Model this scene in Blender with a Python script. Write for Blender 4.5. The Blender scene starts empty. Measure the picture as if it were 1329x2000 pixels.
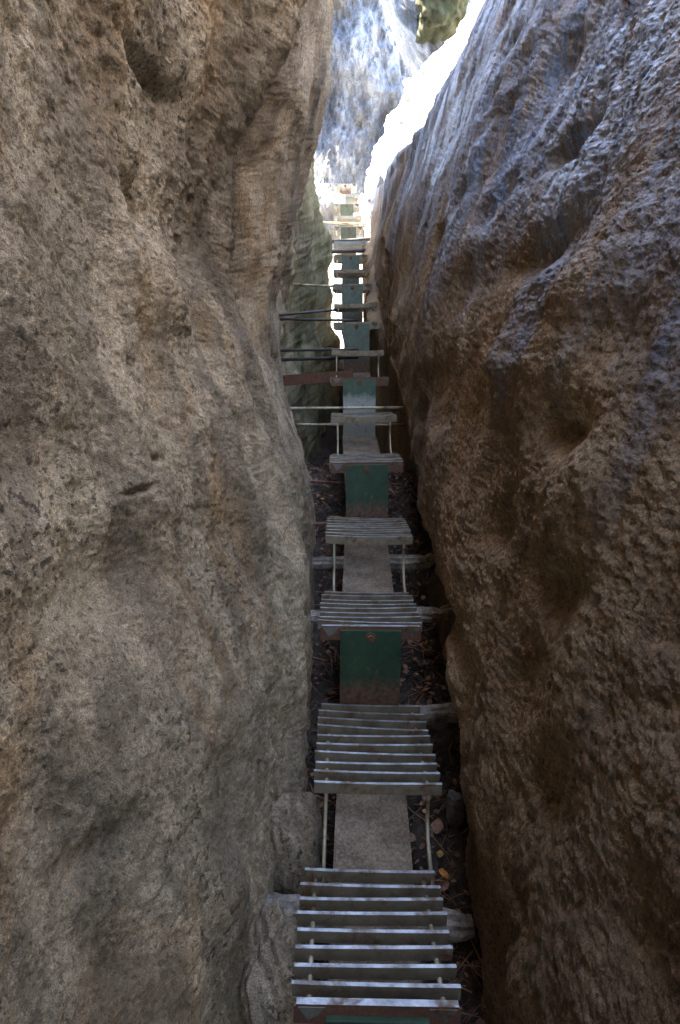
import bpy, bmesh, math, random
import numpy as np
from mathutils import Vector, Matrix

scene = bpy.context.scene
C = scene.collection
R = math.radians

# ------------------------------------------------------------------ camera
FPX = 1150.0                      # focal length in photo pixels (photo is 2000 high)
TH = math.atan(265.0 / FPX)
CT, ST = math.cos(TH), math.sin(TH)
cd = bpy.data.cameras.new('camera')
cam = bpy.data.objects.new('camera', cd)
C.objects.link(cam)
cam.location = (0, 0, 0)
cam.rotation_euler = (math.pi / 2 - TH, 0, 0)
cd.sensor_fit = 'VERTICAL'
cd.sensor_height = 36.0
cd.lens = 36.0 * FPX / 2000.0
cd.clip_start = 0.02
cd.clip_end = 2000
scene.camera = cam

# ------------------------------------------------------------------ sky, sun, exposure
SUN_EL, SUN_AZ = R(60), R(-82)     # azimuth measured from +Y (the way the cleft runs), negative = left
w = bpy.data.worlds.new('World'); scene.world = w
w.use_nodes = True
nt = w.node_tree
bg = nt.nodes['Background']
sky = nt.nodes.new('ShaderNodeTexSky')
sky.sky_type = 'NISHITA'; sky.sun_disc = False
sky.sun_elevation = SUN_EL; sky.sun_rotation = SUN_AZ
nt.links.new(sky.outputs[0], bg.inputs[0])
bg.inputs[1].default_value = 0.12
sd = bpy.data.lights.new('sun', 'SUN')
sun = bpy.data.objects.new('sun', sd); C.objects.link(sun)
sd.energy = 5.0; sd.angle = R(0.5); sd.color = (1.0, 0.92, 0.81)
sdir = Vector((math.sin(SUN_AZ) * math.cos(SUN_EL), math.cos(SUN_AZ) * math.cos(SUN_EL), math.sin(SUN_EL)))
sun.rotation_euler = sdir.to_track_quat('Z', 'Y').to_euler()
sun.location = (-20, 0, 30)
scene.view_settings.view_transform = 'Standard'
scene.view_settings.look = 'None'
scene.view_settings.gamma = 1.0
scene.view_settings.use_curve_mapping = False
scene.view_settings.exposure = 4.55
scene.view_settings.use_white_balance = True
scene.view_settings.white_balance_temperature = 7150
scene.view_settings.white_balance_tint = 12
scene.cycles.max_bounces = 8
scene.cycles.diffuse_bounces = 6
scene.cycles.glossy_bounces = 3
scene.cycles.use_denoising = True
scene.cycles.sample_clamp_indirect = 6.0

# ------------------------------------------------------------------ helpers
def link(o, parent=None):
    C.objects.link(o)
    if parent is not None:
        o.parent = parent
    return o

def tag(o, label, cat, group=None, kind=None):
    if label: o['label'] = label
    if cat: o['category'] = cat
    if group: o['group'] = group
    if kind: o['kind'] = kind
    return o

def empty(name, loc=(0, 0, 0)):
    o = bpy.data.objects.new(name, None)
    o.empty_display_size = 0.1
    o.location = loc
    return link(o)

def to_px(y, z):
    """depth and picture row of a point in the cleft's middle plane"""
    D = y * CT - z * ST
    U = y * ST + z * CT
    return D, 1000 - FPX * U / D

class MB:
    def __init__(self): self.bm = bmesh.new()
    def box(self, c, s, rot=None):
        m = Matrix.Translation(Vector(c))
        if rot is not None: m = m @ rot.to_4x4()
        m = m @ Matrix.Diagonal((s[0], s[1], s[2], 1))
        return bmesh.ops.create_cube(self.bm, size=1, matrix=m)['verts']
    def tube(self, pts, rad, n=8, cap=True, jit=0.0, rnd=None):
        pts = [Vector(p) for p in pts]
        if not hasattr(rad, '__len__'): rad = [rad] * len(pts)
        rings = []
        up = None
        for i, p in enumerate(pts):
            a = pts[max(0, i - 1)]; b = pts[min(len(pts) - 1, i + 1)]
            t = (b - a).normalized()
            if up is None:
                up = Vector((0, 0, 1)) if abs(t.z) < .9 else Vector((0, 1, 0))
            u = (up - t * up.dot(t)).normalized(); v = t.cross(u)
            up = u
            ring = []
            for k in range(n):
                an = 2 * math.pi * k / n
                r = rad[i]
                if jit and rnd: r *= 1 + rnd.uniform(-jit, jit)
                ring.append(self.bm.verts.new(p + (u * math.cos(an) + v * math.sin(an)) * r))
            rings.append(ring)
        for i in range(len(rings) - 1):
            for k in range(n):
                self.bm.faces.new((rings[i][k], rings[i][(k + 1) % n], rings[i + 1][(k + 1) % n], rings[i + 1][k]))
        if cap:
            self.bm.faces.new(list(reversed(rings[0]))); self.bm.faces.new(rings[-1])
        return rings
    def xform(self, m): self.bm.transform(m)
    def build(self, name, mat, parent=None, smooth=False, bevel=0.0):
        if bevel:
            bmesh.ops.bevel(self.bm, geom=self.bm.edges[:], offset=bevel, segments=2, affect='EDGES', clamp_overlap=True)
        bmesh.ops.recalc_face_normals(self.bm, faces=self.bm.faces[:])
        me = bpy.data.meshes.new(name)
        self.bm.to_mesh(me); self.bm.free()
        me.materials.append(mat)
        if smooth:
            me.polygons.foreach_set('use_smooth', [True] * len(me.polygons))
        return link(bpy.data.objects.new(name, me), parent)

# ---- numpy gradient noise
def _hash(ix, iy, seed):
    h = (ix.astype(np.int64) * 374761393 + iy.astype(np.int64) * 668265263 + seed * 974634777) & 0xffffffff
    h = ((h ^ (h >> 13)) * 1274126177) & 0xffffffff
    return (h ^ (h >> 16)) & 0xffffffff

def perlin(x, y, seed=0):
    x0 = np.floor(x); y0 = np.floor(y)
    fx = x - x0; fy = y - y0
    u = fx * fx * fx * (fx * (fx * 6 - 15) + 10); v = fy * fy * fy * (fy * (fy * 6 - 15) + 10)
    def g(dx, dy):
        a = _hash(x0 + dx, y0 + dy, seed).astype(np.float64) * (2 * math.pi / 4294967296.0)
        return np.cos(a) * (fx - dx) + np.sin(a) * (fy - dy)
    n00, n10, n01, n11 = g(0, 0), g(1, 0), g(0, 1), g(1, 1)
    return ((n00 * (1 - u) + n10 * u) * (1 - v) + (n01 * (1 - u) + n11 * u) * v) * 1.5

def fbm(x, y, seed, octs=5, gain=.5, lac=2.03):
    s = np.zeros_like(x); a = 1.0
    for o in range(octs):
        s += a * perlin(x, y, seed + o * 17)
        x = x * lac + 3.7; y = y * lac - 1.3; a *= gain
    return s

def ridged(x, y, seed, octs=4, gain=.55, lac=2.1):
    s = np.zeros_like(x); a = 1.0
    for o in range(octs):
        n = 1 - np.abs(perlin(x, y, seed + o * 13)) * 2
        s += a * n
        x = x * lac + 1.7; y = y * lac + 4.1; a *= gain
    return s

def worley(x, y, seed):
    x0 = np.floor(x); y0 = np.floor(y)
    best = np.full(x.shape, 9.0)
    for dx in (-1, 0, 1):
        for dy in (-1, 0, 1):
            h = _hash(x0 + dx, y0 + dy, seed)
            px = x0 + dx + (h & 0xffff) / 65535.0
            py = y0 + dy + ((h >> 16) & 0xffff) / 65535.0
            best = np.minimum(best, (px - x) ** 2 + (py - y) ** 2)
    return np.sqrt(best)

def sstep(a, b, x):
    t = np.clip((x - a) / (b - a), 0, 1)
    return t * t * (3 - 2 * t)

def grid_mesh(name, X, Y, Z, mat, smooth=True, flip=False):
    nr, nc = X.shape
    me = bpy.data.meshes.new(name)
    co = np.stack([X, Y, Z], -1).reshape(-1, 3).astype(np.float32)
    idx = np.arange(nr * nc).reshape(nr, nc)
    q = np.stack([idx[:-1, :-1], idx[:-1, 1:], idx[1:, 1:], idx[1:, :-1]], -1).reshape(-1, 4)
    if flip: q = q[:, ::-1]
    nf = len(q)
    me.vertices.add(len(co)); me.vertices.foreach_set('co', co.ravel())
    me.loops.add(nf * 4); me.loops.foreach_set('vertex_index', q.ravel().astype(np.int32))
    me.polygons.add(nf)
    me.polygons.foreach_set('loop_start', np.arange(0, nf * 4, 4, dtype=np.int32))
    me.polygons.foreach_set('use_smooth', np.full(nf, smooth))
    me.update(); me.validate()
    me.materials.append(mat)
    return link(bpy.data.objects.new(name, me))

# ------------------------------------------------------------------ materials
def newmat(name):
    m = bpy.data.materials.new(name); m.use_nodes = True
    return m, m.node_tree, m.node_tree.nodes['Principled BSDF']

def N(nt, t, **kw):
    n = nt.nodes.new(t)
    for k, v in kw.items():
        if hasattr(n, k): setattr(n, k, v)
    return n

def noise(nt, vec, scale, detail=4, rough=.55, dist=0.0):
    n = nt.nodes.new('ShaderNodeTexNoise')
    n.inputs['Scale'].default_value = scale
    n.inputs['Detail'].default_value = detail
    n.inputs['Roughness'].default_value = rough
    n.inputs['Distortion'].default_value = dist
    nt.links.new(vec, n.inputs['Vector'])
    return n.outputs[0]

def ramp(nt, fac, stops):
    r = nt.nodes.new('ShaderNodeValToRGB')
    el = r.color_ramp.elements
    while len(el) < len(stops): el.new(.5)
    for e, (p, c) in zip(el, stops):
        e.position = p
        e.color = (c, c, c, 1) if isinstance(c, (int, float)) else (*c, 1)
    nt.links.new(fac, r.inputs[0])
    return r.outputs[0]

def mix(nt, fac, a, b, mode='MIX'):
    m = nt.nodes.new('ShaderNodeMix'); m.data_type = 'RGBA'; m.blend_type = mode
    for sock, v in ((m.inputs[0], fac), (m.inputs[6], a), (m.inputs[7], b)):
        if isinstance(v, (int, float)): sock.default_value = v
        elif isinstance(v, tuple): sock.default_value = (*v, 1)
        else: nt.links.new(v, sock)
    return m.outputs[2]

def mth(nt, op, a, b):
    m = nt.nodes.new('ShaderNodeMath'); m.operation = op
    for s, v in ((m.inputs[0], a), (m.inputs[1], b)):
        if isinstance(v, (int, float)): s.default_value = v
        else: nt.links.new(v, s)
    return m.outputs[0]

def objvec(nt, scale=(1, 1, 1)):
    tc = nt.nodes.new('ShaderNodeTexCoord')
    mp = nt.nodes.new('ShaderNodeMapping')
    mp.inputs['Scale'].default_value = scale
    nt.links.new(tc.outputs['Object'], mp.inputs[0])
    return mp.outputs[0]

def bump(nt, bsdf, h, dist, strength=1.0, prev=None):
    b = nt.nodes.new('ShaderNodeBump')
    b.inputs['Distance'].default_value = dist
    b.inputs['Strength'].default_value = strength
    nt.links.new(h, b.inputs['Height'])
    if prev is not None: nt.links.new(prev, b.inputs['Normal'])
    nt.links.new(b.outputs[0], bsdf.inputs['Normal'])
    return b.outputs[0]

def rock_mat(name, pale, mid, dark, warm, streak=(1, 1, .35), wet=0.0, green=0.0, speck=.85, vs=1.0, mossy_shaded_end=False):
    m, nt, b = newmat(name)
    v = objvec(nt); vz = objvec(nt, streak)
    big = noise(nt, vz, 1.6 * vs, 6, .6, .4)
    med = noise(nt, vz, 7 * vs, 6, .65, .3)
    fin = noise(nt, v, 70, 5, .7)
    grit = noise(nt, v, 260, 3, .7)
    f = mth(nt, 'ADD', mth(nt, 'MULTIPLY', big, .55), mth(nt, 'MULTIPLY', med, .45))
    col = ramp(nt, f, [(.34, dark), (.45, mid), (.56, pale), (.7, tuple(c * 1.12 for c in pale))])
    wm = ramp(nt, noise(nt, vz, 3.1 * vs, 5, .6, .6), [(.52, 0.0), (.66, 1.0)])
    col = mix(nt, mth(nt, 'MULTIPLY', wm, .6), col, warm)
    if green:
        gm = ramp(nt, noise(nt, v, 1.1, 5, .6), [(.42, 0.0), (.6, 1.0)])
        col = mix(nt, mth(nt, 'MULTIPLY', gm, green), col, (.035, .042, .014))
    sp = ramp(nt, fin, [(.34, .25), (.45, .85), (.56, 1.05), (.72, 1.6)])
    col = mix(nt, speck, col, mix(nt, 1.0, col, sp, 'MULTIPLY'))
    gsp = ramp(nt, grit, [(.34, .45), (.5, 1.0), (.68, 1.55)])
    col = mix(nt, .8, col, mix(nt, 1.0, col, gsp, 'MULTIPLY'))
    # grey weathering crust
    gc = ramp(nt, noise(nt, vz, 2.2 * vs, 7, .72, .8), [(.46, 0.0), (.56, 1.0)])
    col = mix(nt, mth(nt, 'MULTIPLY', gc, .75), col, mix(nt, .68, col, dark))
    if mossy_shaded_end:
        sp2 = nt.nodes.new('ShaderNodeSeparateXYZ'); nt.links.new(v, sp2.inputs[0])
        far_ = ramp(nt, mth(nt, 'ADD', mth(nt, 'MULTIPLY', sp2.outputs[1], .1), mth(nt, 'MULTIPLY', noise(nt, v, 2.2, 5, .65), .12)), [(.76, 0.0), (.86, 1.0)])
        col = mix(nt, mth(nt, 'MULTIPLY', far_, .75), col, mix(nt, ramp(nt, med, [(.35, 0.0), (.65, 1.0)]), (.04, .046, .022), (.25, .245, .12)))  # moss green; its dark tone also stands in for shade in the recess
    # black lichen specks in patches
    lm = mth(nt, 'MULTIPLY', ramp(nt, noise(nt, v, 42, 3, .6), [(.57, 0.0), (.62, 1.0)]),
             ramp(nt, noise(nt, vz, 2.7, 4, .6), [(.44, 0.0), (.60, 1.0)]))
    col = mix(nt, mth(nt, 'MULTIPLY', lm, .75), col, tuple(c * .35 for c in dark))
    nt.links.new(col, b.inputs['Base Color'])
    n1 = bump(nt, b, med, .04, .8)
    n2 = bump(nt, b, fin, .018, 1.0, n1)
    bump(nt, b, grit, .006, 1.0, n2)
    if wet:
        vw = objvec(nt, (.14, 1, .14))
        wetm = ramp(nt, noise(nt, vw, 9, 6, .65, .5), [(.40, 0.0), (.52, 1.0)])
        run = noise(nt, objvec(nt, (.13, 1, .13)), 34, 6, .75, .3)
        prev = b.inputs['Normal'].links[0].from_socket
        bump(nt, b, run, .014, .8, prev)
        zone = ramp(nt, noise(nt, objvec(nt), .9, 3, .5), [(.35, .25), (.6, 1.0)])
        wm2 = mth(nt, 'MULTIPLY', wetm, zone)
        # bluish sky sheen painted into the base colour, in streaks, strongest high up
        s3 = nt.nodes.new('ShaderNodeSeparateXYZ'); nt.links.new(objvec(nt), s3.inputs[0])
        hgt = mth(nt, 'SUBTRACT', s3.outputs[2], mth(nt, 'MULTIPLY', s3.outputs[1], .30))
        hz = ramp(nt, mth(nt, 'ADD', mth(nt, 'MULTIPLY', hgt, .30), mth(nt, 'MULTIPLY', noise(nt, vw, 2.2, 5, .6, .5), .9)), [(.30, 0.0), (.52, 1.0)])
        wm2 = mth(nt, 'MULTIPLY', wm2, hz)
        sky_sheen = mth(nt, 'MULTIPLY', ramp(nt, run, [(.40, .15), (.55, 1.0)]), hz)
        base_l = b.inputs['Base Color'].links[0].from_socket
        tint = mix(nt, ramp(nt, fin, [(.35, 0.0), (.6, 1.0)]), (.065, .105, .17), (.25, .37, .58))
        nt.links.new(mix(nt, mth(nt, 'MULTIPLY', sky_sheen, .85), base_l, tint), b.inputs['Base Color'])
        nt.links.new(mth(nt, 'SUBTRACT', .85, mth(nt, 'MULTIPLY', wm2, .52)), b.inputs['Roughness'])
        nt.links.new(mth(nt, 'ADD', .25, mth(nt, 'MULTIPLY', wm2, wet)), b.inputs['Specular IOR Level'])
        b.inputs['Coat Roughness'].default_value = .42; b.inputs['Coat IOR'].default_value = 1.45
        nt.links.new(mth(nt, 'MULTIPLY', wm2, .45), b.inputs['Coat Weight'])
    else:
        b.inputs['Roughness'].default_value = .9
        b.inputs['Specular IOR Level'].default_value = .25
    return m

M = {}
M['left'] = rock_mat('pale_sandstone', (.54, .40, .25), (.35, .256, .158), (.135, .10, .064), (.42, .235, .10), mossy_shaded_end=True)
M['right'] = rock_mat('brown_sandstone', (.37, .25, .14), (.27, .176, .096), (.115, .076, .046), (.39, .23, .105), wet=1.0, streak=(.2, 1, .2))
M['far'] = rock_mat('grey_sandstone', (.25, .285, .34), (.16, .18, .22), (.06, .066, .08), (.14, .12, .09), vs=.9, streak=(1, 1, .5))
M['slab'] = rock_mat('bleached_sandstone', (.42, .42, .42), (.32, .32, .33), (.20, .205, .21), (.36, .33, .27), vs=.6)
M['mossy'] = rock_mat('mossy_sandstone', (.08, .078, .042), (.055, .056, .028), (.03, .033, .016), (.07, .06, .03), green=.7)

def metal_mat(name, a, b_, rust, amount, rough=.5, metal=.35, bumpy=.0015):
    m, nt, b = newmat(name)
    v = objvec(nt)
    f = noise(nt, v, 14, 6, .65)
    col = ramp(nt, f, [(.35, a), (.65, b_)])
    rf = ramp(nt, noise(nt, v, 9, 7, .7, .4), [(amount, 0.0), (amount + .12, 1.0)])
    rc = ramp(nt, noise(nt, v, 60, 4, .7), [(.35, tuple(c * .45 for c in rust)), (.65, rust)])
    nt.links.new(mix(nt, rf, col, rc), b.inputs['Base Color'])
    nt.links.new(mth(nt, 'ADD', rough, mth(nt, 'MULTIPLY', rf, .35)), b.inputs['Roughness'])
    nt.links.new(mth(nt, 'MULTIPLY', mth(nt, 'SUBTRACT', 1.0, rf), metal), b.inputs['Metallic'])
    bump(nt, b, noise(nt, v, 120, 4, .7), bumpy, 1.0)
    return m

M['steel'] = metal_mat('weathered_steel', (.14, .105, .06), (.24, .19, .12), (.16, .075, .03), .52, .5, .2)
M['rod'] = metal_mat('galvanised_rod', (.30, .25, .15), (.42, .36, .24), (.20, .10, .04), .5, .5, .3)
M['rusty'] = metal_mat('rusty_steel', (.08, .035, .024), (.13, .055, .034), (.17, .07, .03), .45, .6, .2)
M['darkbar'] = metal_mat('dark_iron', (.035, .032, .028), (.07, .06, .05), (.11, .05, .025), .55, .5, .4)
M['worn'] = metal_mat('boot_worn_edge', (.15, .14, .13), (.42, .43, .44), (.15, .09, .05), .50, .38, .8)
M['steel_pale'] = metal_mat('pale_steel', (.20, .205, .18), (.30, .30, .26), (.22, .13, .08), .64, .5, .2)  # paler, less rusty steel for the upper treads
M['gusset'] = metal_mat('dull_primer', (.09, .082, .062), (.15, .14, .11), (.10, .05, .022), .48, .6, 0)
M['white'] = metal_mat('white_primer', (.45, .46, .43), (.6, .6, .56), (.25, .13, .06), .58, .6, 0)

def plate_mat(name, green, rustamt, white=False, zlow=-.3):
    """green paint whose lower edge has rusted through; white = bare primer patch at the foot"""
    m, nt, b = newmat(name)
    v = objvec(nt)
    tc = N(nt, 'ShaderNodeTexCoord'); sep = N(nt, 'ShaderNodeSeparateXYZ')
    nt.links.new(tc.outputs['Object'], sep.inputs[0])
    wob = noise(nt, v, 16, 5, .65)
    z = mth(nt, 'ADD', sep.outputs[2], mth(nt, 'MULTIPLY', mth(nt, 'SUBTRACT', wob, .5), .16))
    zz = mth(nt, 'ADD', mth(nt, 'MULTIPLY', z, 1.0), 1.0)        # 1 at the top edge
    g = ramp(nt, noise(nt, v, 11, 6, .7), [(.3, tuple(c * .45 for c in green)), (.5, green), (.75, tuple(c * 1.5 for c in green))])
    low = ramp(nt, zz, [(1 + zlow + .02, 1.0), (1 + zlow + .09, 0.0)])
    spots = ramp(nt, noise(nt, v, 24, 5, .7), [(rustamt, 0.0), (rustamt + .07, 1.0)])
    if white:
        col = mix(nt, low, g, (.26, .26, .22))
        col = mix(nt, spots, col, (.16, .07, .03))
    else:
        rst = ramp(nt, noise(nt, v, 50, 4, .7), [(.35, (.045, .022, .012)), (.65, (.15, .075, .038))])
        col = mix(nt, low, g, rst)
        col = mix(nt, spots, col, rst)
    nt.links.new(col, b.inputs['Base Color'])
    b.inputs['Roughness'].default_value = .5
    bump(nt, b, noise(nt, v, 90, 4, .7), .001, 1.0)
    return m
M['plate'] = plate_mat('green_paint_rusting', (.017, .046, .020), .60)
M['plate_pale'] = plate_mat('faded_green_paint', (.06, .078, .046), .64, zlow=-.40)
M['plate_white'] = plate_mat('green_paint_with_primer', (.036, .072, .038), .62, white=True, zlow=-.19)
M['plate_rust'] = plate_mat('flaking_rusty_paint', (.24, .23, .19), .56, zlow=-.14)

def dirt_mat(name, cols, grains, bd=.01):
    m, nt, b = newmat(name)
    v = objvec(nt)
    f = mth(nt, 'ADD', mth(nt, 'MULTIPLY', noise(nt, v, 6, 6, .65), .5), mth(nt, 'MULTIPLY', noise(nt, v, grains, 5, .75), .5))
    nt.links.new(ramp(nt, f, [(.38, cols[0]), (.5, cols[1]), (.62, cols[2])]), b.inputs['Base Color'])
    b.inputs['Roughness'].default_value = .92
    bump(nt, b, f, bd, 1.0)
    return m
M['plank'] = dirt_mat('grit_covered_channel', [(.055, .036, .022), (.16, .112, .07), (.30, .225, .155)], 90, .005)
M['soil'] = dirt_mat('dark_leaf_soil', [(.012, .008, .006), (.035, .024, .017), (.08, .052, .034)], 45, .02)
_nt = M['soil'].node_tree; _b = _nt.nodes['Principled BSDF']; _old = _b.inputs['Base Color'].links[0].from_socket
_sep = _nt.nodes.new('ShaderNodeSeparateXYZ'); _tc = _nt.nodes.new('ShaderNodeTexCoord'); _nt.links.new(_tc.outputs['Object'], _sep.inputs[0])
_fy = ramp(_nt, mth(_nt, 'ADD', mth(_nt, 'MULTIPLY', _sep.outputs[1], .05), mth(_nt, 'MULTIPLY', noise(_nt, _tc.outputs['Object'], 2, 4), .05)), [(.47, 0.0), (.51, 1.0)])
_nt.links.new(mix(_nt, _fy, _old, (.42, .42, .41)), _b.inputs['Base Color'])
M['outground'] = dirt_mat('sandy_ground', [(.30, .27, .2), (.42, .38, .30), (.5, .46, .38)], 20, .02)
M['bark'] = dirt_mat('grey_bark', [(.07, .055, .042), (.20, .165, .13), (.36, .31, .25)], 38, .012)
M['splinter'] = dirt_mat('broken_pale_wood', [(.25, .18, .10), (.42, .34, .22), (.52, .45, .33)], 60, .006)
def leaf_mat(name, c):
    m, nt, b = newmat(name)
    v = objvec(nt)
    nt.links.new(ramp(nt, noise(nt, v, 60, 4, .6), [(.35, tuple(x * .5 for x in c)), (.6, c)]), b.inputs['Base Color'])
    b.inputs['Roughness'].default_value = .6
    return m
M['leaf_or'] = leaf_mat('orange_leaf', (.62, .26, .05))
M['leaf_br'] = leaf_mat('brown_leaf', (.24, .11, .06))
M['leaf_ye'] = leaf_mat('yellow_leaf', (.36, .20, .04))

# ------------------------------------------------------------------ where the steps stand: (x, y, z, roll in degrees) per tread front edge, eye level = 0
W, TD = .45, .42
T = [(.098, 1.200, -1.591, 1.5), (.133, 1.784, -1.380, 2.0), (.133, 2.357, -1.049, .5), (.150, 2.918, -.799, .3),
     (.160, 3.496, -.501, -.9), (.163, 4.066, -.266, -.6), (.150, 4.648, -.008, 0), (.152, 5.229, .222, .6),
     (.157, 5.827, .500, -.5), (.160, 6.420, .740, -2.6), (.140, 7.035, 1.015, .2), (.143, 7.642, 1.275, .5),
     (.142, 8.268, 1.554, .3), (.138, 8.901, 1.855, -.8), (.128, 9.552, 2.190, -.6), (.124, 10.197, 2.500, .3),
     (.116, 10.863, 2.845, -.4), (.107, 11.526, 3.175, .5), (.100, 12.208, 3.537, 0)]
_ty = np.array([-3, .6] + [t[1] for t in T] + [14.0]); _tz = np.array([-1.9, -1.85] + [t[2] for t in T] + [3.75])
def zs(y): return np.interp(y, _ty, _tz)

# ------------------------------------------------------------------ the two rock walls of the cleft
def contour(ys, pts):
    """x over z at station ys, from picture rows and columns of the rock edge there"""
    zz = np.linspace(-3.5, 11, 300)
    D, py = to_px(ys, zz)
    ok = D > .15
    py = np.where(ok, py, -3000)
    p = np.array(sorted(pts))
    px = np.interp(py, p[:, 0], p[:, 1])
    x = (px - 664.5) * D / FPX
    # beyond the picture's top keep the last slope gentle
    top = zz[np.argmin(np.where(ok, np.abs(py + 60), 1e9))]
    xt = np.interp(top, zz, x)
    x = np.where(zz > top, xt, x)
    return zz, x
def const(pts):
    zz = np.linspace(-3.5, 11, 300)
    p = np.array(sorted(pts))
    return zz, np.interp(zz, p[:, 0], p[:, 1])

LEFT = [
    (-10.0, const([(-2, -.2), (2, -.1), (6, .5)])),  # unseen part behind the camera, closed in to cut light from there
    (-3.0, const([(-2, -.4), (2, -.2), (6, .7)])),
    (0.2, const([(-2, -.55), (0, -.7), (1.0, -.6), (4, .3), (6, .5)])),  # leans over out of view to darken the foot of the wall
    (0.9, const([(-2, -.50), (-1.0, -.62), (0, -.74), (1, -.74), (2, -.7), (5, -.1), (6, 0)])),
    (1.5, const([(-2.2, -.30), (-1.5, -.32), (-1, -.42), (-.3, -.60), (.4, -.70), (1.5, -.66), (6, -.6)])),
    (2.15, const([(-2.2, -.27), (-1.5, -.27), (-1, -.29), (-.5, -.42), (0, -.58), (.5, -.62), (1.4, -.56), (6, -.5)])),
    (2.45, const([(-2.2, -.10), (-1.5, -.10), (-1, -.16), (-.5, -.36), (0, -.54), (.5, -.58), (1.4, -.50), (6, -.45)])),
    (3.0, contour(3.0, [(-200, 615), (0, 602), (100, 580), (230, 505), (300, 474), (450, 474), (600, 482), (700, 515), (800, 545), (900, 578), (1000, 602), (1150, 620), (1250, 630), (1400, 628), (1500, 615)])),
    (3.14, contour(3.14, [(-200, 600), (0, 560), (100, 520), (230, 400), (300, 350), (600, 370), (700, 460), (800, 540), (900, 578), (1000, 602), (1150, 620), (1250, 630), (1400, 628), (1500, 615)])),
    (3.5, contour(3.5, [(0, 550), (230, 390), (300, 345), (600, 375), (720, 510), (850, 562), (950, 590), (1100, 612), (1300, 620)])),
    (4.3, contour(4.3, [(-100, 625), (0, 622), (230, 600), (330, 560), (450, 535), (600, 520), (700, 525), (850, 575), (950, 592), (1100, 600)])),
    (4.85, contour(4.85, [(-100, 662), (0, 661), (150, 657), (230, 644), (300, 624), (330, 614), (450, 586), (540, 565), (600, 551), (700, 549), (780, 560), (850, 575), (920, 588), (1000, 592)])),
    (5.25, contour(5.25, [(-100, 600), (150, 600), (300, 570), (450, 500), (600, 485), (780, 500), (900, 545), (1000, 560)])),
    (7.5, contour(7.5, [(0, 585), (300, 590), (400, 585), (500, 568), (560, 562), (700, 560), (900, 575)])),
    (8.3, contour(8.3, [(0, 598), (300, 604), (380, 612), (440, 614), (480, 612), (560, 618), (700, 628), (900, 632)])),
    (8.75, contour(8.75, [(0, 602), (300, 606), (350, 613), (420, 620), (450, 630), (490, 647), (520, 651), (560, 652), (640, 655), (665, 670), (700, 673), (900, 673)])),
    (9.0, contour(9.0, [(0, 598), (300, 600), (350, 606), (420, 612), (490, 628), (560, 642), (700, 650), (900, 652)])),
]
def left_base(y, z):
    """piecewise smooth blend of the stations"""
    xs = np.stack([np.interp(z, s[1][0], s[1][1]) for s in LEFT])
    ys = np.array([s[0] for s in LEFT])
    i = np.clip(np.searchsorted(ys, y) - 1, 0, len(ys) - 2)
    t = np.clip((y - ys[i]) / (ys[i + 1] - ys[i]), 0, 1)
    t = .5 * t + .5 * t * t * (3 - 2 * t)
    a = np.take_along_axis(xs, i[None], 0)[0]; b = np.take_along_axis(xs, i[None] + 1, 0)[0]
    return a * (1 - t) + b * t

def right_base(y, z):
    zp = z - zs(y)
    q = np.clip(zp, 0, 3.6)
    g = .06 * q + .07 * q ** 2 + np.clip(zp - 3.1, 0, 9) * .45  # kept steep out of view to narrow the sky slit
    under = (.02 + .08 * sstep(1.6, 2.6, y) + .07 * np.exp(-((y - 2.7) / .45) ** 2) - .2 * sstep(4.6, 6.5, y)) * sstep(.02, -.22, zp)
    base = .425 + .03 * np.sin(y * 1.7) + .06 * np.exp(-((y - 2.6) / .6) ** 2) + g + under
    base = base + .20 * sstep(.8, .2, y) * sstep(-5, -1, y) - .45 * sstep(-.2, -2.5, y)  # drawn in behind the camera, out of view, to cut light
    # rounded end of the wall
    ye = np.interp(zp, [-1, .6, .85, 1.45, 1.66, 2.1, 2.5, 4], [9.0, 9.0, 8.4, 6.2, 5.7, 5.2, 5.0, 4.6])
    t = np.maximum((y - ye) / .5, 0)
    base = base + np.where(t < 1, 2.2 * t * t, 2.2 + (t - 1) * 3.5)
    return base

def yz_grid(n_y, n_z, lo, hi, top, y1):
    a, b = 1 / math.sqrt(.42), 1 / math.sqrt(y1)
    y = 1 / np.linspace(a, b, n_y) ** 2
    y = np.concatenate([np.linspace(-10, .38, 40), y])
    v = np.concatenate([np.linspace(0, 1, n_z), 1 + np.linspace(.05, 1, 26)])
    Yg, V = np.meshgrid(y, v)
    L0 = lo(Yg); H = hi(Yg)
    Z = np.where(V <= 1, L0 + (H - L0) * np.clip(V, 0, 1), H + (top(Yg) - H) * np.clip(V - 1, 0, 1))
    return Yg, Z

def features(Y, Z, base, feats):
    """hollows and bulges: picture position -> spot on the wall -> gaussian on the wall itself"""
    D = Y * CT - Z * ST; U = Y * ST + Z * CT
    Dm = np.maximum(D, .05)
    PX = 664.5 + FPX * base / Dm; PY = 1000 - FPX * U / Dm
    out = np.zeros_like(Y)
    ok = D > .2
    sub = (slice(None, None, 4), slice(None, None, 4))
    for px, py, rx, ry, amp in feats:
        e = np.where(ok[sub], (PX[sub] - px) ** 2 + (PY[sub] - py) ** 2, 1e12)
        j = np.unravel_index(np.argmin(e), e.shape)
        y0, z0 = Y[sub][j], Z[sub][j]; d0 = D[sub][j]; x0 = abs(base[sub][j])
        sy = max(.03, rx * d0 * d0 / (FPX * x0)); sz = ry * d0 / FPX
        out += amp * np.exp(-((Y - y0) / sy) ** 2 - ((Z - z0) / sz) ** 2)
    return out

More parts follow.
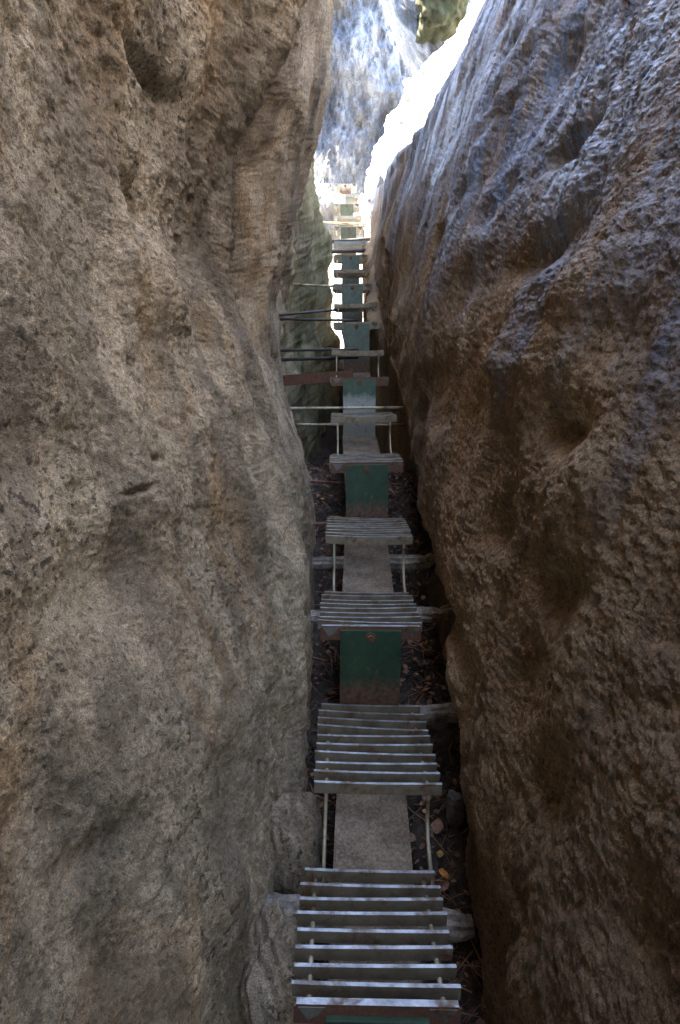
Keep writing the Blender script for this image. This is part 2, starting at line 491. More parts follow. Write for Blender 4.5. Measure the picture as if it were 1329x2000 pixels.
def push(B, Y, Z, d, sgn):
    """move the base surface along its own normal by d"""
    du = np.stack([np.gradient(B, axis=1), np.gradient(Y, axis=1), np.gradient(Z, axis=1)], -1)
    dv = np.stack([np.gradient(B, axis=0), np.gradient(Y, axis=0), np.gradient(Z, axis=0)], -1)
    n = np.cross(du, dv); n /= np.maximum(np.linalg.norm(n, axis=-1, keepdims=True), 1e-9)
    flip = np.sign(n[..., :1].mean()); n = n * flip * sgn
    return B + n[..., 0] * d, Y + n[..., 1] * d, Z + n[..., 2] * d

def arc(B, Y):
    s = np.minimum(np.sqrt(np.diff(B, axis=1) ** 2 + np.diff(Y, axis=1) ** 2), 4 * np.diff(Y, axis=1)).mean(0, keepdims=True).repeat(B.shape[0], 0)
    return np.hstack([np.zeros((B.shape[0], 1)), np.cumsum(s, 1)])

# ---- left
Y, Z = yz_grid(620, 1000, lambda y: np.maximum(-2.6, zs(y) - 2.6), lambda y: np.maximum(3.0, .62 * y + .9), lambda y: np.interp(y, [-.5, .6, 1.6, 3, 5.5, 9], [9, 8, 4.3, 5.1, 7.6, 9.5]), 9.0)  # unseen top edge shaped so sun reaches only the right wall above view
B = left_base(Y, Z)
S = arc(B, Y)
d = .055 * fbm(S * 1.1, Z * .75, 11, 3, .5) + .045 * fbm(S * 2.8, Z * .6, 19, 2, .5) + .030 * fbm(S * 3.2 + .3 * fbm(S * 2, Z * 2, 5, 2), Z * 2.2, 23, 3, .5)
fade = np.clip(2.4 / np.maximum(Y, .1), .3, 1)
d += .011 * fade * fbm(S * 15, Z * 11, 71, 5, .7)
pm = sstep(-.1, .6, fbm(S * 1.0, Z * 1.0, 99, 3)) * sstep(-.9, .6, Z)        # pitted patches, mostly high up
wa = S * 9 + .5 * fbm(S * 6, Z * 6, 12, 2)
w1 = worley(wa, Z * 7, 3); w2 = worley(S * 27 + .3, Z * 24, 4)
d += .07 * sstep(5.0, 5.6, Y) * fbm(Y * 2.6 + B * 2.5, Z * 1.3, 27, 5, .6)
d -= fade * pm * (.036 * sstep(.36, .05, w1) * sstep(-.2, .4, fbm(S * 4, Z * 4, 14, 2)) + .009 * sstep(.4, .1, w2))
LF = [(335, 150, 34, 22, -.065), (335, 215, 70, 70, -.035), (285, 400, 22, 40, -.07), (350, 440, 70, 90, -.06), (478, 115, 30, 22, -.06),
      (215, 430, 30, 190, .05), (440, 330, 30, 140, .03), (165, 150, 60, 70, -.02), (380, 690, 28, 70, -.05), (320, 600, 26, 60, .03),
      (210, 560, 30, 60, -.03), (250, 970, 13, 6, -.05), (292, 893, 9, 6, -.04), (120, 420, 40, 150, -.03), (430, 740, 26, 80, .035),
      (230, 1130, 110, 90, -.05), (170, 1000, 140, 100, .05), (210, 1650, 35, 40, -.05), (400, 1480, 22, 160, .03), (440, 1600, 15, 90, -.04),
      (330, 1000, 60, 90, .03), (60, 650, 50, 200, .03), (250, 700, 45, 120, -.02), (500, 1200, 25, 160, .03)]
d += features(Y, Z, B, LF)
damp = np.clip(.35 + .3 * Y, .5, 1.0)
X, Y, Z = push(B, Y, Z, d * damp, 1)
# keep the rock clear of the stair
rag = .05 * np.abs(fbm(Y * 3, Z * 2.2, 41, 4, .6))
X = np.minimum(X, .12 - W / 2 - .04 - rag + sstep(8.0, 8.4, Y) * (.055 + .10 * sstep(-.05, -.2, Z - zs(Y))) + np.clip(Z - zs(Y) - .6, 0, 1) * .5)
# end face, back and top so it is a solid block
ex = [(-.15, .05), (-.9, .35), (-3.0, .6), (-8, .5), (-30, 0)]
Xe = np.stack([X[:, -1] + a for a, b in ex], 1); Ye = np.stack([Y[:, -1] + b for a, b in ex], 1); Ze = np.repeat(Z[:, -1:], len(ex), 1)
X = np.hstack([X, Xe]); Y = np.hstack([Y, Ye]); Z = np.hstack([Z, Ze])
Xt = np.stack([X[-1] - a for a in (.5, 3, 12, 40)], 0); Yt = np.repeat(Y[-1:], 4, 0); Zt = np.stack([Z[-1] + a for a in (.3, 1.0, 1.5, 1.0)], 0)
X = np.vstack([X, Xt]); Y = np.vstack([Y, Yt]); Z = np.vstack([Z, Zt])
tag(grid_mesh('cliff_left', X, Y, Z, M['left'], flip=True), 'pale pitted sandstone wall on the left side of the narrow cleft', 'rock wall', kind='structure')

# ---- right
Y, Z = yz_grid(620, 1000, lambda y: np.maximum(-2.6, zs(y) - 2.6), lambda y: np.maximum(2.2, .58 * y + .9), lambda y: 8.5 + 0 * y, 9.6)
B = right_base(Y, Z)
S = arc(B, Y)
sq = 3.2 * np.sqrt(np.maximum(S, .01))                        # runnels get broader towards the far end
sk = sq + .10 * Z + .10 * fbm(S * .9, Z * .9, 44, 3)
up = sstep(.3, 1.6, Z - zs(Y))
d = .060 * fbm(sk * 1.5, Z * .7, 31, 3, .5)
d += .028 * (ridged(sk * 3.0, Z * .6, 37, 2, .5) - 1.0)
d += .007 * fbm(sk * 12, Z * 1.6, 61, 3, .6) * (.5 + .5 * up)
d += .0075 * np.clip(2.2 / np.maximum(Y, .1), .3, 1) * fbm(sq * 17, Z * 11, 53, 5, .75)
w1 = worley(sq * 5 + .2 * Z, Z * 3, 9)
d += .04 * sstep(.42, .05, w1) * sstep(0, .5, fbm(sq * .9, Z * .9, 8, 2) + .1)
RF = [(1100, 285, 35, 28, .08), (1050, 490, 50, 45, .12), (905, 560, 30, 60, .06), (1110, 830, 38, 45, .13), (1060, 1150, 35, 60, .10),
      (965, 1030, 18, 45, .08), (1060, 1570, 16, 40, .07), (1020, 1775, 15, 25, .06), (930, 330, 25, 90, .05), (1000, 720, 60, 60, -.05),
      (1180, 950, 60, 120, -.05), (1150, 560, 40, 60, -.04), (860, 760, 20, 60, .04), (1010, 1300, 22, 120, .05), (960, 1380, 20, 150, -.04),
      (1130, 1350, 40, 160, -.05), (1230, 640, 40, 60, .05), (1270, 1850, 70, 120, .06), (905, 1405, 34, 42, .22), (868, 1200, 22, 34, .13), (832, 1100, 22, 30, .12), (905, 1810, 22, 45, .10), (900, 1250, 12, 90, .04)]
d += .9 * features(Y, Z, B, RF)
d += .004 * np.clip(2.2 / np.maximum(Y, .1), .3, 1) * fbm(S * 40, Z * 38, 58, 3, .7)
wp = worley(S * 16, Z * 14, 6)
d += .007 * sstep(.34, .08, wp) * sstep(-.1, .4, fbm(S * 2, Z * 2, 59, 3))
X, Y, Z = push(B, Y, Z, d * np.clip(.35 + .3 * Y, .5, 1.0), 1)
X = np.maximum(X, .145 + W / 2 + .035 - np.clip(Z - zs(Y) - .6, 0, 1) * .4 - .15 * sstep(4.6, 6.5, Y) * sstep(-.04, -.12, Z - zs(Y)) + .07 * np.abs(fbm(Y * 3, Z * 2.0, 47, 4, .6)))
ex = [(1.0, .15), (4.0, .3), (10, .2), (30, 0)]
Xe = np.stack([X[:, -1] + a for a, b in ex], 1); Ye = np.stack([Y[:, -1] + b for a, b in ex], 1); Ze = np.repeat(Z[:, -1:], len(ex), 1)
X = np.hstack([X, Xe]); Y = np.hstack([Y, Ye]); Z = np.hstack([Z, Ze])
Xt = np.stack([X[-1] + a for a in (1, 4, 14, 40)], 0); Yt = np.repeat(Y[-1:], 4, 0); Zt = np.stack([Z[-1] + a for a in (.4, .8, 1.0, .5)], 0)
X = np.vstack([X, Xt]); Y = np.vstack([Y, Yt]); Z = np.vstack([Z, Zt])
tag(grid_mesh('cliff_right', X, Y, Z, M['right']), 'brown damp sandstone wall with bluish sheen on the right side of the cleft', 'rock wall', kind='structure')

# ------------------------------------------------------------------ ground: one sheet, from the cleft's floor out to the horizon
def floor_z(y):
    return np.interp(y, [-400, -4, .8, 1.5, 1.9, 2.4, 3.0, 3.6, 4.45, 4.7, 5.2, 8.2, 9.0, 9.8, 11.9, 12.6, 16, 400],
                     [-2.6, -2.2, -2.15, -2.1, -1.98, -1.78, -1.48, -1.2, -.66, -1.3, -1.7, -1.0, .25, .5, 3.0, 3.42, 3.5, 3.0])
gy = np.concatenate([[-400, -150, -60, -25, -12, -6, -3, -1.5], np.linspace(-1, .8, 20), np.linspace(.82, 5.2, 380), np.linspace(5.25, 13, 200), [14, 16, 20, 30, 60, 150, 400]])
gx = np.concatenate([[-400, -150, -60, -25, -12, -6, -3], np.linspace(-2, -.62, 40), np.linspace(-.6, .9, 150), np.linspace(.92, 3, 50), [4, 6, 12, 25, 60, 150, 400]])
GX, GY = np.meshgrid(gx, gy)
GZ = floor_z(GY) + .05 * fbm(GX * 3, GY * 3, 81, 4) + .018 * fbm(GX * 17, GY * 17, 83, 3, .6)
GZ += sstep(9.5, 10.5, GY) * .25 * fbm(GX * 1.1, GY * 1.1, 87, 4)
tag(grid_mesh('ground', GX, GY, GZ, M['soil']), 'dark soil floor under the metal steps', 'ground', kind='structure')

# ------------------------------------------------------------------ rocks beyond the far end
def face_rock(name, px_l, px_r, ydist, zlo, zhi, mat, label, seed, amp=.3, lean=0.0, edge_l=None, edge_r=None, back=3.0, n=(320, 420), kind='structure', cat='cliff'):
    """a rock face across the far opening: outline by picture columns converted at its own distance"""
    z = np.linspace(zlo, zhi, n[1]); u = np.linspace(0, 1, n[0])
    U_, Z_ = np.meshgrid(u, z)
    D, py = to_px(ydist, Z_)
    l = np.interp(py, *zip(*edge_l)) if edge_l else np.full_like(py, px_l)
    r = np.interp(py, *zip(*edge_r)) if edge_r else np.full_like(py, px_r)
    xl = (l - 664.5) * D / FPX; xr = (r - 664.5) * D / FPX
    Xf = xl + (xr - xl) * U_
    Yf = ydist + lean * (Z_ - zlo) + amp * fbm(Xf * .9 + seed, Z_ * .6, seed, 6, .55) * 1.0 - amp * .35 * ridged(Xf * 1.4, Z_ * .6, seed + 3, 4)
    # rounded sides
    Yf += 1.2 * (np.clip((.10 - U_) / .10, 0, 1) ** 2) + 1.2 * (np.clip((U_ - .90) / .10, 0, 1) ** 2)
    Xl = Xf[:, :1] - .05; Xr = Xf[:, -1:] + .05
    Xf = np.hstack([Xl - 0, Xf, Xr]); Yf = np.hstack([Yf[:, :1] + back, Yf, Yf[:, -1:] + back]); Z_ = np.hstack([Z_[:, :1], Z_, Z_[:, -1:]])
    Xf = np.vstack([Xf, Xf[-1:]]); Yf = np.vstack([Yf, Yf[-1:] + back]); Z_ = np.vstack([Z_, Z_[-1:] + .4])
    return tag(grid_mesh(name, Xf, Yf, Z_, mat, flip=False), label, cat, kind=kind)

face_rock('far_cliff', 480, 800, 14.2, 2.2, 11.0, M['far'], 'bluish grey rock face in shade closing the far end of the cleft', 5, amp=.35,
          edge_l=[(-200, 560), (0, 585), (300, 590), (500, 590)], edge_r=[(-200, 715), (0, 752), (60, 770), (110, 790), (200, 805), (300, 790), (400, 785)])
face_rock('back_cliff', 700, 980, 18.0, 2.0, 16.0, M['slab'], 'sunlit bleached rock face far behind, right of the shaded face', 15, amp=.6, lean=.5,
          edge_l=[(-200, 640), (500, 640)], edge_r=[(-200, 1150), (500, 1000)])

# sunlit slab continuing behind the right wall
def slab_edge():
    yy = np.linspace(9.3, 13.6, 140)
    vv = np.linspace(0, 1, 340)
    Yg, V = np.meshgrid(yy, vv)
    Zg = 1.0 + V * 9.5
    zp = Zg - zs(Yg)
    q = np.clip(zp, -.5, 9)
    Xg = .98 + .18 * q + .115 * q ** 2 * np.where(q > 0, 1, 0) + .25 * fbm(Yg * .8, Zg * .6, 66, 4) + .09 * fbm(Yg * 4, Zg * 3.5, 67, 6, .65)
    Xg = Xg - .10 * (Yg - 9.3) + .28 * sstep(1.5, 3.0, q)
    Xg = np.hstack([Xg[:, :1] + 3, Xg, Xg[:, -1:] + 3]); Yg = np.hstack([Yg[:, :1], Yg, Yg[:, -1:]]); Zg = np.hstack([Zg[:, :1], Zg, Zg[:, -1:]])
    return tag(grid_mesh('sunlit_slope', Xg, Yg, Zg, M['slab']), 'sun-bleached rock slope just beyond the right wall', 'rock slope', kind='structure')
slab_edge()

def boulder(name, loc, size, seed, mat, label, cat='boulder', sub=5, amp=.25, rot=(0, 0, 0), group=None):
    bm = bmesh.new(); bmesh.ops.create_icosphere(bm, subdivisions=sub, radius=1.0)
    co = np.array([v.co[:] for v in bm.verts])
    co /= (np.abs(co) ** 3.2).sum(1, keepdims=True) ** (1 / 3.2)
    for v, k in zip(bm.verts, co): v.co = k
    n1 = fbm(co[:, 0] * 1.4 + co[:, 2] * 1.1 + seed, co[:, 1] * 1.4 - co[:, 2] * .9, seed, 5, .55)
    n2 = fbm(co[:, 2] * 1.7 + seed, co[:, 0] * 1.5 + co[:, 1], seed + 9, 5, .55)
    r = 1 + amp * (n1 + n2) * .7
    for v, k in zip(bm.verts, r): v.co = Vector((v.co.x * k * size[0], v.co.y * k * size[1], v.co.z * k * size[2]))
    me = bpy.data.meshes.new(name); bm.to_mesh(me); bm.free(); me.materials.append(mat)
    me.polygons.foreach_set('use_smooth', [True] * len(me.polygons))
    o = link(bpy.data.objects.new(name, me)); o.location = loc; o.rotation_euler = rot
    return tag(o, label, cat, group)

def P(px, py, D):
    """a point of the photo at camera depth D"""
    U = (1000 - py) * D / FPX
    return Vector(((px - 664.5) * D / FPX, D * CT + U * ST, -D * ST + U * CT))

boulder('boulder', P(862, 5, 15), (.62, .8, .75), 3, M['mossy'], 'mossy olive boulder wedged at the very top beyond the right wall')
boulder('boulder', P(800, 20, 16), (.45, .9, 1.6), 8, M['far'], 'grey shaded rock rib hanging beside the mossy boulder', rot=(0, R(-28), 0))
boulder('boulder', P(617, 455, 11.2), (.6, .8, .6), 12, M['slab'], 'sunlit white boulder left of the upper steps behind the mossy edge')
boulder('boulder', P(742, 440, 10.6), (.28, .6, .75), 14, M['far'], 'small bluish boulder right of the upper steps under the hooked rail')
boulder('boulder', P(568, 1680, 2.35), (.12, .13, .26), 21, M['left'], 'smooth brown boulder wedged above the bark log at lower left', amp=.18)
boulder('boulder', P(545, 1925, 1.95), (.10, .16, .20), 25, M['left'], 'pale chipped rock below the bark log at the lower left corner of the steps', amp=.2)
boulder('boulder', P(889, 1580, 2.5), (.035, .04, .075), 28, M['right'], 'small grey pebble-like knob on the right wall beside the second tread', amp=.1, sub=4)
boulder('boulder', P(1025, 1782, 2.0), (.018, .018, .03), 29, M['left'], 'tiny orange stone stuck in the right wall notch', 'stone', amp=.1, sub=3)
boulder('boulder', P(575, 548, 7.6), (.07, .07, .06), 31, M['left'], 'pale stone chock at the wall end of the thin upper bar', 'stone', amp=.3, sub=4)

# ------------------------------------------------------------------ the staircase
stair = empty('staircase', (T[0][0], T[0][1], -2.1))
tag(stair, 'narrow steel staircase of rusty slatted treads and green riser plates climbing the cleft', 'staircase')
so = Vector(stair.location)
rnd = random.Random(4)

def local(o, loc, roll=0.0):
    o.location = Vector(loc) - so
    o.rotation_euler = (0, R(roll), 0)
    return o

def slats(front_short, n=9, first=0, seed=0):
    """flat bars on edge with a folded top lip; slight sag in the middle; two rods beneath"""
    r = random.Random(seed)
    m = MB()
    for i in range(first, n):
        yy = i * TD / (n - 1)
        hw = W / 2 * (.94 if (i == 0 and front_short) or i == n - 1 else 1) + r.uniform(-.003, .003)
        dz = r.uniform(-.002, .002); tl = r.uniform(-.006, .006); dy = r.uniform(-.004, .004)
        seg = 10
        prof = [(0, -.042), (0, 0), (.011, 0), (.011, -.004), (.004, -.004), (.004, -.042)]
        rings = []
        for s in range(seg + 1):
            t = -1 + 2 * s / seg
            sag = -.007 * (1 - t * t)
            rings.append([m.bm.verts.new((t * hw, yy + dy + a + .004 * (1 - t * t), b + dz + tl * t + sag)) for a, b in prof])
        k = len(prof)
        for s in range(seg):
            for q in range(k):
                fc = m.bm.faces.new((rings[s][q], rings[s][(q + 1) % k], rings[s + 1][(q + 1) % k], rings[s + 1][q]))
                if q == 1: fc.material_index = 1
        m.bm.faces.new(rings[0]); m.bm.faces.new(list(reversed(rings[-1])))
    return m

for i, (x, y, z, roll) in enumerate(T):
    A = (i % 2 == 0)
    TD = .50 if i == 1 else .42
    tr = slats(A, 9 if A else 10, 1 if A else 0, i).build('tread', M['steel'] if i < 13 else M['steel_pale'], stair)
    tr.data.materials.append(M['worn'])
    local(tr, (x, y, z), roll)
    # rods running under the slats
    for s in (-1, 1):
        m = MB()
        xs = s * W * .40
        if A:
            m.tube([(xs, .01, -.040), (xs, TD + .005, -.036)], .0075, 8)
        else:
            dz = T[i - 1][2] - z; dy = T[i - 1][1] - y
            bend = [(xs, TD, -.034), (xs, .05, -.034), (xs, .022, -.038), (xs, .010, -.052), (xs, .008, -.07),
                    (xs, .002, dz * .6), (xs, -.04, dz * .9), (xs, dy + .41, dz - .036)]
            m.tube(bend, .0068, 8)
        m.build('support_rod', M['rod'], tr, smooth=True)
        # weld blobs under each slat
    if A:
        # angle iron along the front carrying the tread, top flange worn bright
        m = MB()
        v_ = m.box((0, .009, -.002), (W * .94, .018, .006)); m.box((0, .003, -.034), (W * .97, .006, .058))
        m.bm.normal_update()
        for f_ in m.bm.faces:
            if f_.normal.z > .9 and f_.calc_center_median().z > -.003: f_.material_index = 1
        m.bm.normal_update()
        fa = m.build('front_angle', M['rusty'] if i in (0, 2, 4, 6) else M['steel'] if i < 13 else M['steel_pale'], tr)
        fa.data.materials.append(M['worn'])
        for s in (-1, 1):
            m = MB()
            v = [m.bm.verts.new(p) for p in ((s * W * .46, -.003, -.006), (s * W * .30, -.003, -.006), (s * W * .34, -.003, -.030), (s * W * .40, -.003, -.048),
                                             (s * W * .46, .001, -.006), (s * W * .30, .001, -.006), (s * W * .34, .001, -.030), (s * W * .40, .001, -.048))]
            m.bm.faces.new(v[:4]); m.bm.faces.new(list(reversed(v[4:])))
            for q in range(4): m.bm.faces.new((v[q], v[(q + 1) % 4], v[4 + (q + 1) % 4], v[4 + q]))
            m.build('gusset', M['gusset'], tr)
        # riser plate hanging from the front edge down to the channel below
        pw = .268 - .003 * i
        ph = .47
        mat = M['plate']
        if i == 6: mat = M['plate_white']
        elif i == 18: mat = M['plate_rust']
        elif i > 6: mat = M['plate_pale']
        m = MB(); m.box((0, 0, -ph / 2), (pw, .008, ph)); m.box((0, .010, -.003), (pw, .018, .006))
        for s in (-1, 1): m.box((s * (pw / 2 - .003), .03, -ph / 2 - .003), (.006, .05, ph - .01))
        rp = m.build('riser_plate', mat, stair, bevel=.0008)
        if i == 0: rp['label'] = 'lowest green riser plate, cut by the bottom of the photo'
        if i == 6: rp['label'] = 'green riser plate with bare white lower part and two bolts'
        if i == 18: rp['label'] = 'topmost rusty peeling riser plate'
        local(rp, (x, y - .012, z - (.034 if i == 0 else .014)), roll)
        bolts = [(0, -.028, .021)]
        if i == 6: bolts += [(-.085, -.215, .012), (.085, -.215, .012)]
        for bx, bz, br in bolts:
            m = MB(); m.tube([(bx, -.004, bz), (bx, -.009, bz)], br, 20); m.tube([(bx, -.009, bz), (bx, -.021, bz)], br * .66, 6)
            m.build('bolt', M['rusty'] if br > .015 else M['white'], rp)
        # rust-lipped steel strip above the plate
        if i < len(T) - 1:
            x2, y2, z2, _ = T[min(i + 2, len(T) - 1)]
            L = y2 - y if i + 2 < len(T) else 1.1
            m = MB()
            a = Vector((0, .03, -.13)); b = Vector((x2 - x, L - .01, .04))
            dv = b - a; ln = dv.length
            rot = Vector((0, 1, 0)).rotation_difference(dv.normalized()).to_matrix()
            mid = (a + b) / 2
            m.box(mid, (pw - .004, ln, .010), rot)
            for s in (-1, 1): m.box(mid + rot @ Vector((s * (pw / 2 - .002), 0, -.02)), (.008, ln, .062), rot)
            pl = m.build('channel_beam', M['plank'], stair)
            local(pl, (x, y, z))

# ------------------------------------------------------------------ bars let into the rock that carry the stair
def into_rock(p0, p1):
    """lengthen a bar at its left end until it is let into the left wall"""
    p0, p1 = Vector(p0), Vector(p1); d = (p0 - p1).normalized()
    for k in range(80):
        if p0.x < float(left_base(np.array([p0.y]), np.array([p0.z]))[0]) - .10: break
        p0 = p0 + d * .03
    return p0
def bar(name, p0, p1, r, mat, label, cat='support bar', group='steel bars fixed between the rock walls', n=10, bend=0.0):
    p0, p1 = into_rock(p0, p1), Vector(p1)
    mid = (p0 + p1) / 2 + Vector((0, 0, bend))
    o = p0.copy()
    m = MB(); m.tube([p0 - o, (p0 + mid) / 2 - o + Vector((0, 0, bend * .25)), mid - o, (p1 + mid) / 2 - o + Vector((0, 0, bend * .25)), p1 - o], r, n)
    ob = m.build(name, mat, smooth=True); ob.location = o
    return tag(ob, label, cat, group)

bar('support_bar', P(588, 1024, 3.35), P(690, 1022, 3.5), .011, M['rusty'], 'short rusty bar from the left rock to behind the fourth tread from the bottom')
bar('support_bar', P(572, 937, 3.75), P(690, 946, 3.95), .009, M['rusty'], 'thin rusty bar left of the large green plate below the fifth tread')
bar('support_bar', P(535, 829, 4.75), P(790, 830, 4.75), .010, M['rod'], 'grey bar just below the long threaded rod, passing behind the sixth tread')
bar('threaded_rod', P(505, 798, 4.35), P(800, 796, 4.35), .0095, M['rod'], 'long thin spotted rod across the whole cleft under the half white plate', 'threaded rod')
bar('support_bar', P(535, 703, 5.6), P(700, 698, 5.4), .015, M['darkbar'], 'dark bar above the rusty angle beam, lower of its pair')
bar('support_bar', P(535, 685, 5.6), P(700, 682, 5.4), .012, M['darkbar'], 'thin dark bar above the rusty angle beam, upper of its pair')
bar('support_pipe', P(535, 623, 6.2), P(700, 626, 6.1), .014, M['darkbar'], 'dark pipe meeting the white light gap, lower of its pair', 'support pipe')
bar('support_pipe', P(535, 616, 6.1), P(705, 601, 6.3), .013, M['darkbar'], 'sloping dark pipe meeting the white light gap, upper of its pair', 'support pipe')
bar('support_bar', P(562, 555, 7.3), P(690, 561, 7.3), .014, M['rod'], 'thin pale bar with a stone chock at its rock end')
bar('support_pipe', P(588, 494, 8.3), P(728, 489, 8.3), .030, M['darkbar'], 'thick dark pipe across the bright gap, lower of the two beside the mossy rock', 'support pipe')
bar('support_pipe', P(600, 475, 8.5), P(728, 467, 8.5), .026, M['darkbar'], 'thick dark pipe across the bright gap, upper of the two beside the mossy rock', 'support pipe')
bar('support_bar', P(628, 434, 9.4), P(725, 438, 9.4), .012, M['rod'], 'thin pale bar under the upper sunlit steps')
# rusty angle beam
m = MB(); a, b = P(530, 745, 5.15), P(690, 733, 5.0); a = into_rock(a, b); dv = b - a
rot = Vector((1, 0, 0)).rotation_difference(dv.normalized()).to_matrix(); mid = (a + b) / 2
m.box((0, 0, 0), (dv.length, .010, .085), rot); m.box(rot @ Vector((0, .035, .040)), (dv.length, .07, .008), rot); m.box(rot @ Vector((0, .035, -.042)), (dv.length, .075, .008), rot)
o = m.build('steel_beam', M['rusty'], bevel=.0015); o.location = mid
tag(o, 'broad red-brown rusty channel beam left of the seventh tread', 'steel beam')

# hooked rail end by the upper steps, and the ring bolt on the far face
m = MB()
c = P(722, 405, 11.0)
pts = [Vector((0, 0, -.10)), Vector((0, 0, .16)), Vector((.01, 0, .22)), Vector((.05, 0, .26)), Vector((.10, 0, .25)), Vector((.13, 0, .19)), Vector((.135, 0, .12))]
m.tube(pts, .014, 8); o = m.build('hooked_rail', M['white'], smooth=True); o.location = c
tag(o, 'white hooked rail end right of the topmost steps', 'handrail')
m = MB(); ring = [Vector((.085 * math.cos(t), 0, .085 * math.sin(t))) for t in np.linspace(.6, 5.9, 16)] + [Vector((.17, .0, -.03))]
m.tube(ring, .016, 8); o = m.build('ring_hook', M['white'], smooth=True); o.location = P(791, 200, 13.3)
tag(o, 'white open ring hook on the right edge of the shaded far face', 'hook')

# ------------------------------------------------------------------ logs jammed under the stair
def log(p0, p1, r0, r1, label, seed, broken0=False, broken1=False):
    p0, p1 = Vector(p0), Vector(p1); o = p0.copy(); rn = random.Random(seed)
    n = 26; k = 18
    m = MB(); pts = []; rad = []
    for i in range(n + 1):
        t = i / n
        pts.append(p0.lerp(p1, t) - o + Vector((0, rn.uniform(-1, 1), rn.uniform(-1, 1))) * r0 * .05)
        e = min(i, n - i); rad.append((r0 + (r1 - r0) * t) * (.55, .85, .96)[min(e, 2)] * (1 + .10 * math.sin(9 * t + seed) + rn.uniform(-.05, .05)))
    rings = m.tube(pts, rad, k)
    for i, rg in enumerate(rings):
        for q, v in enumerate(rg):
            c = pts[i]; f = 1 + .10 * math.sin(q * 2.7 + seed) + rn.uniform(-.05, .05)
            v.co = c + (v.co - c) * f
    ob = m.build('log', M['bark'], smooth=False); ob.location = o
    tag(ob, label, 'log', 'logs jammed across the cleft')
    d = (p1 - p0).normalized()
    for flag, p, sgn, r in ((broken0, p0, -1, r0), (broken1, p1, 1, r1)):
        if not flag: continue
        m = MB()
        for j in range(16):
            an = rn.uniform(0, 6.28); rr = r * rn.uniform(.2, .95)
            b0 = p - o + Vector((0, math.cos(an), math.sin(an))) * rr - d * sgn * .02
            b1 = b0 + d * sgn * rn.uniform(.03, .06) + Vector((0, rn.uniform(-.01, .01), rn.uniform(-.02, .03)))
            m.tube([b0, (b0 + b1) / 2, b1], [.007, .005, .001], 5)
        m.build('broken_end', M['splinter'], ob)
    return ob
log(P(500, 1782, 2.12), P(925, 1812, 2.12), .062, .05, 'thick bark log jammed under the lowest tread', 2)
log(P(690, 1400, 2.72), P(915, 1390, 2.72), .036, .046, 'branch sticking out right of the second tread into a hollow', 5, broken1=True)
log(P(600, 1205, 3.05), P(868, 1200, 3.05), .036, .036, 'grey log behind the third tread with a pale splintered right end', 7, broken1=True)
log(P(600, 1100, 3.5), P(838, 1098, 3.5), .040, .052, 'grey log behind the rods below the fourth tread', 9, broken1=True)

# ------------------------------------------------------------------ leaves
def leaf_mesh(s, rn):
    m = MB(); n = 7
    L, Rr = [], []
    for i in range(n + 1):
        t = i / n; wv = s * .38 * math.sin(math.pi * min(1, t * 1.02)) ** .7 * (1 + rn.uniform(-.15, .15))
        zc = s * .25 * (t - .5) ** 2 + rn.uniform(-.02, .02) * s
        L.append(m.bm.verts.new((-wv, (t - .5) * s, zc + wv * .35))); Rr.append(m.bm.verts.new((wv, (t - .5) * s, zc + wv * .25)))
    mids = [m.bm.verts.new(((a.co.x + b.co.x) / 2, a.co.y, (a.co.z + b.co.z) / 2 - s * .06)) for a, b in zip(L, Rr)]
    for i in range(n):
        m.bm.faces.new((L[i], mids[i], mids[i + 1], L[i + 1])); m.bm.faces.new((mids[i], Rr[i], Rr[i + 1], mids[i + 1]))
    return m

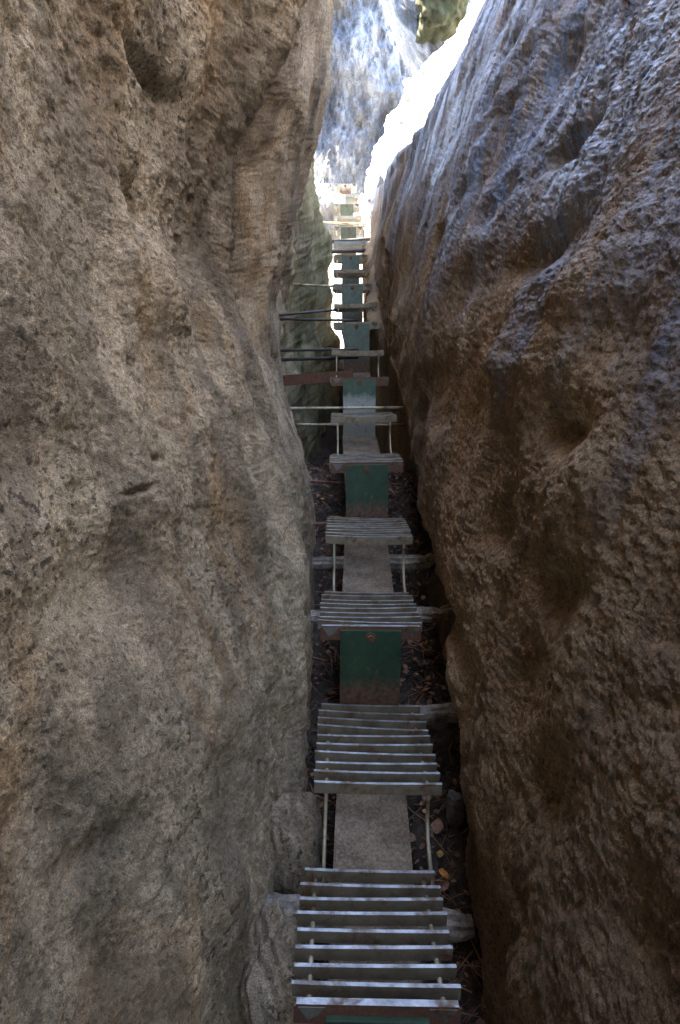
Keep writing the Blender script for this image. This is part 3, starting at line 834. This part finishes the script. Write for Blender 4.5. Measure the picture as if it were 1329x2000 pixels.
def gz(x, y):
    return float(floor_z(np.array(y)))
def near_floor(px, py):
    """walk the ray down to the cleft floor"""
    for D in np.linspace(1.2, 6, 900):
        p = P(px, py, D)
        if p.z < gz(p.x, p.y) + .035: return p
    return p
LV = [(867, 1712, .05, 'leaf_or', 'bright orange leaf on the soil right of the lowest tread'),
      (802, 1667, .035, 'leaf_ye', 'small yellow leaf beside the channel beam between the two lowest treads'),
      (834, 1560, .06, 'leaf_br', 'pale brown curled leaf under the right rod of the second tread'),
      (855, 1618, .07, 'leaf_br', 'long tan leaf against the right wall between the two lowest treads'),
      (802, 1640, .05, 'leaf_br', 'rounded brown leaf close to the channel beam between the two lowest treads'),
      (860, 1672, .035, 'leaf_ye', 'small orange-yellow leaf by the foot of the right rod'),
      (868, 1735, .05, 'leaf_br', 'reddish brown leaf just below the bright orange one'),
      (650, 1063, .04, 'leaf_ye', 'small yellow leaf beside the left rod of the fourth tread'),
      (634, 1080, .03, 'leaf_or', 'tiny orange leaf in the dark left of the fourth tread rods'),
      (630, 977, .035, 'leaf_or', 'orange leaf on the dark debris left of the big green plate')]
for px, py, s, mt, lab in LV:
    rn = random.Random(px + py)
    ob = leaf_mesh(s, rn).build('leaf', M[mt]); ob.location = near_floor(px, py) + Vector((0, 0, .01))
    ob.rotation_euler = (rn.uniform(-.4, .4), rn.uniform(-.4, .4), rn.uniform(0, 6.2))
    tag(ob, lab, 'leaf', 'fallen leaves on the floor')
rn = random.Random(77); m = MB()
for k in range(3600):
    x = rn.uniform(-.32, .55); y = rn.uniform(1.3, 4.6)
    s = rn.uniform(.012, .04)
    if k % 5 < 2:
        lm = MB(); q = rn.uniform(.02, .09); lm.tube([(0, -q, 0), (rn.uniform(-.3, .3) * q, 0, rn.uniform(0, .2) * q), (0, q, 0)], [.0025, .002, .001], 4)
    else:
        lm = leaf_mesh(s, rn)
    mt = Matrix.Translation((x, y, gz(x, y) + rn.uniform(.01, .05))) @ Matrix.Rotation(rn.uniform(0, 6.28), 4, 'Z') @ Matrix.Rotation(rn.uniform(-.9, .9), 4, 'X') @ Matrix.Rotation(rn.uniform(-.6, .6), 4, 'Y')
    lm.bm.transform(mt)
    tmp = bpy.data.meshes.new('t'); lm.bm.to_mesh(tmp); lm.bm.free(); m.bm.from_mesh(tmp); bpy.data.meshes.remove(tmp)
me = bpy.data.meshes.new('leaf_litter'); m.bm.to_mesh(me); m.bm.free()
lmx, ntx, bx = newmat('mixed_leaf_litter')
oi = ntx.nodes.new('ShaderNodeNewGeometry')
ntx.links.new(ramp(ntx, oi.outputs['Random Per Island'], [(0, (.04, .025, .018)), (.45, (.13, .07, .04)), (.8, (.26, .12, .06)), (1, (.42, .19, .08))]), bx.inputs['Base Color'])
bx.inputs['Roughness'].default_value = .55
me.materials.append(lmx)
tag(link(bpy.data.objects.new('leaf_litter', me)), 'brown leaf litter and twigs on the cleft floor', 'leaf litter', kind='stuff')
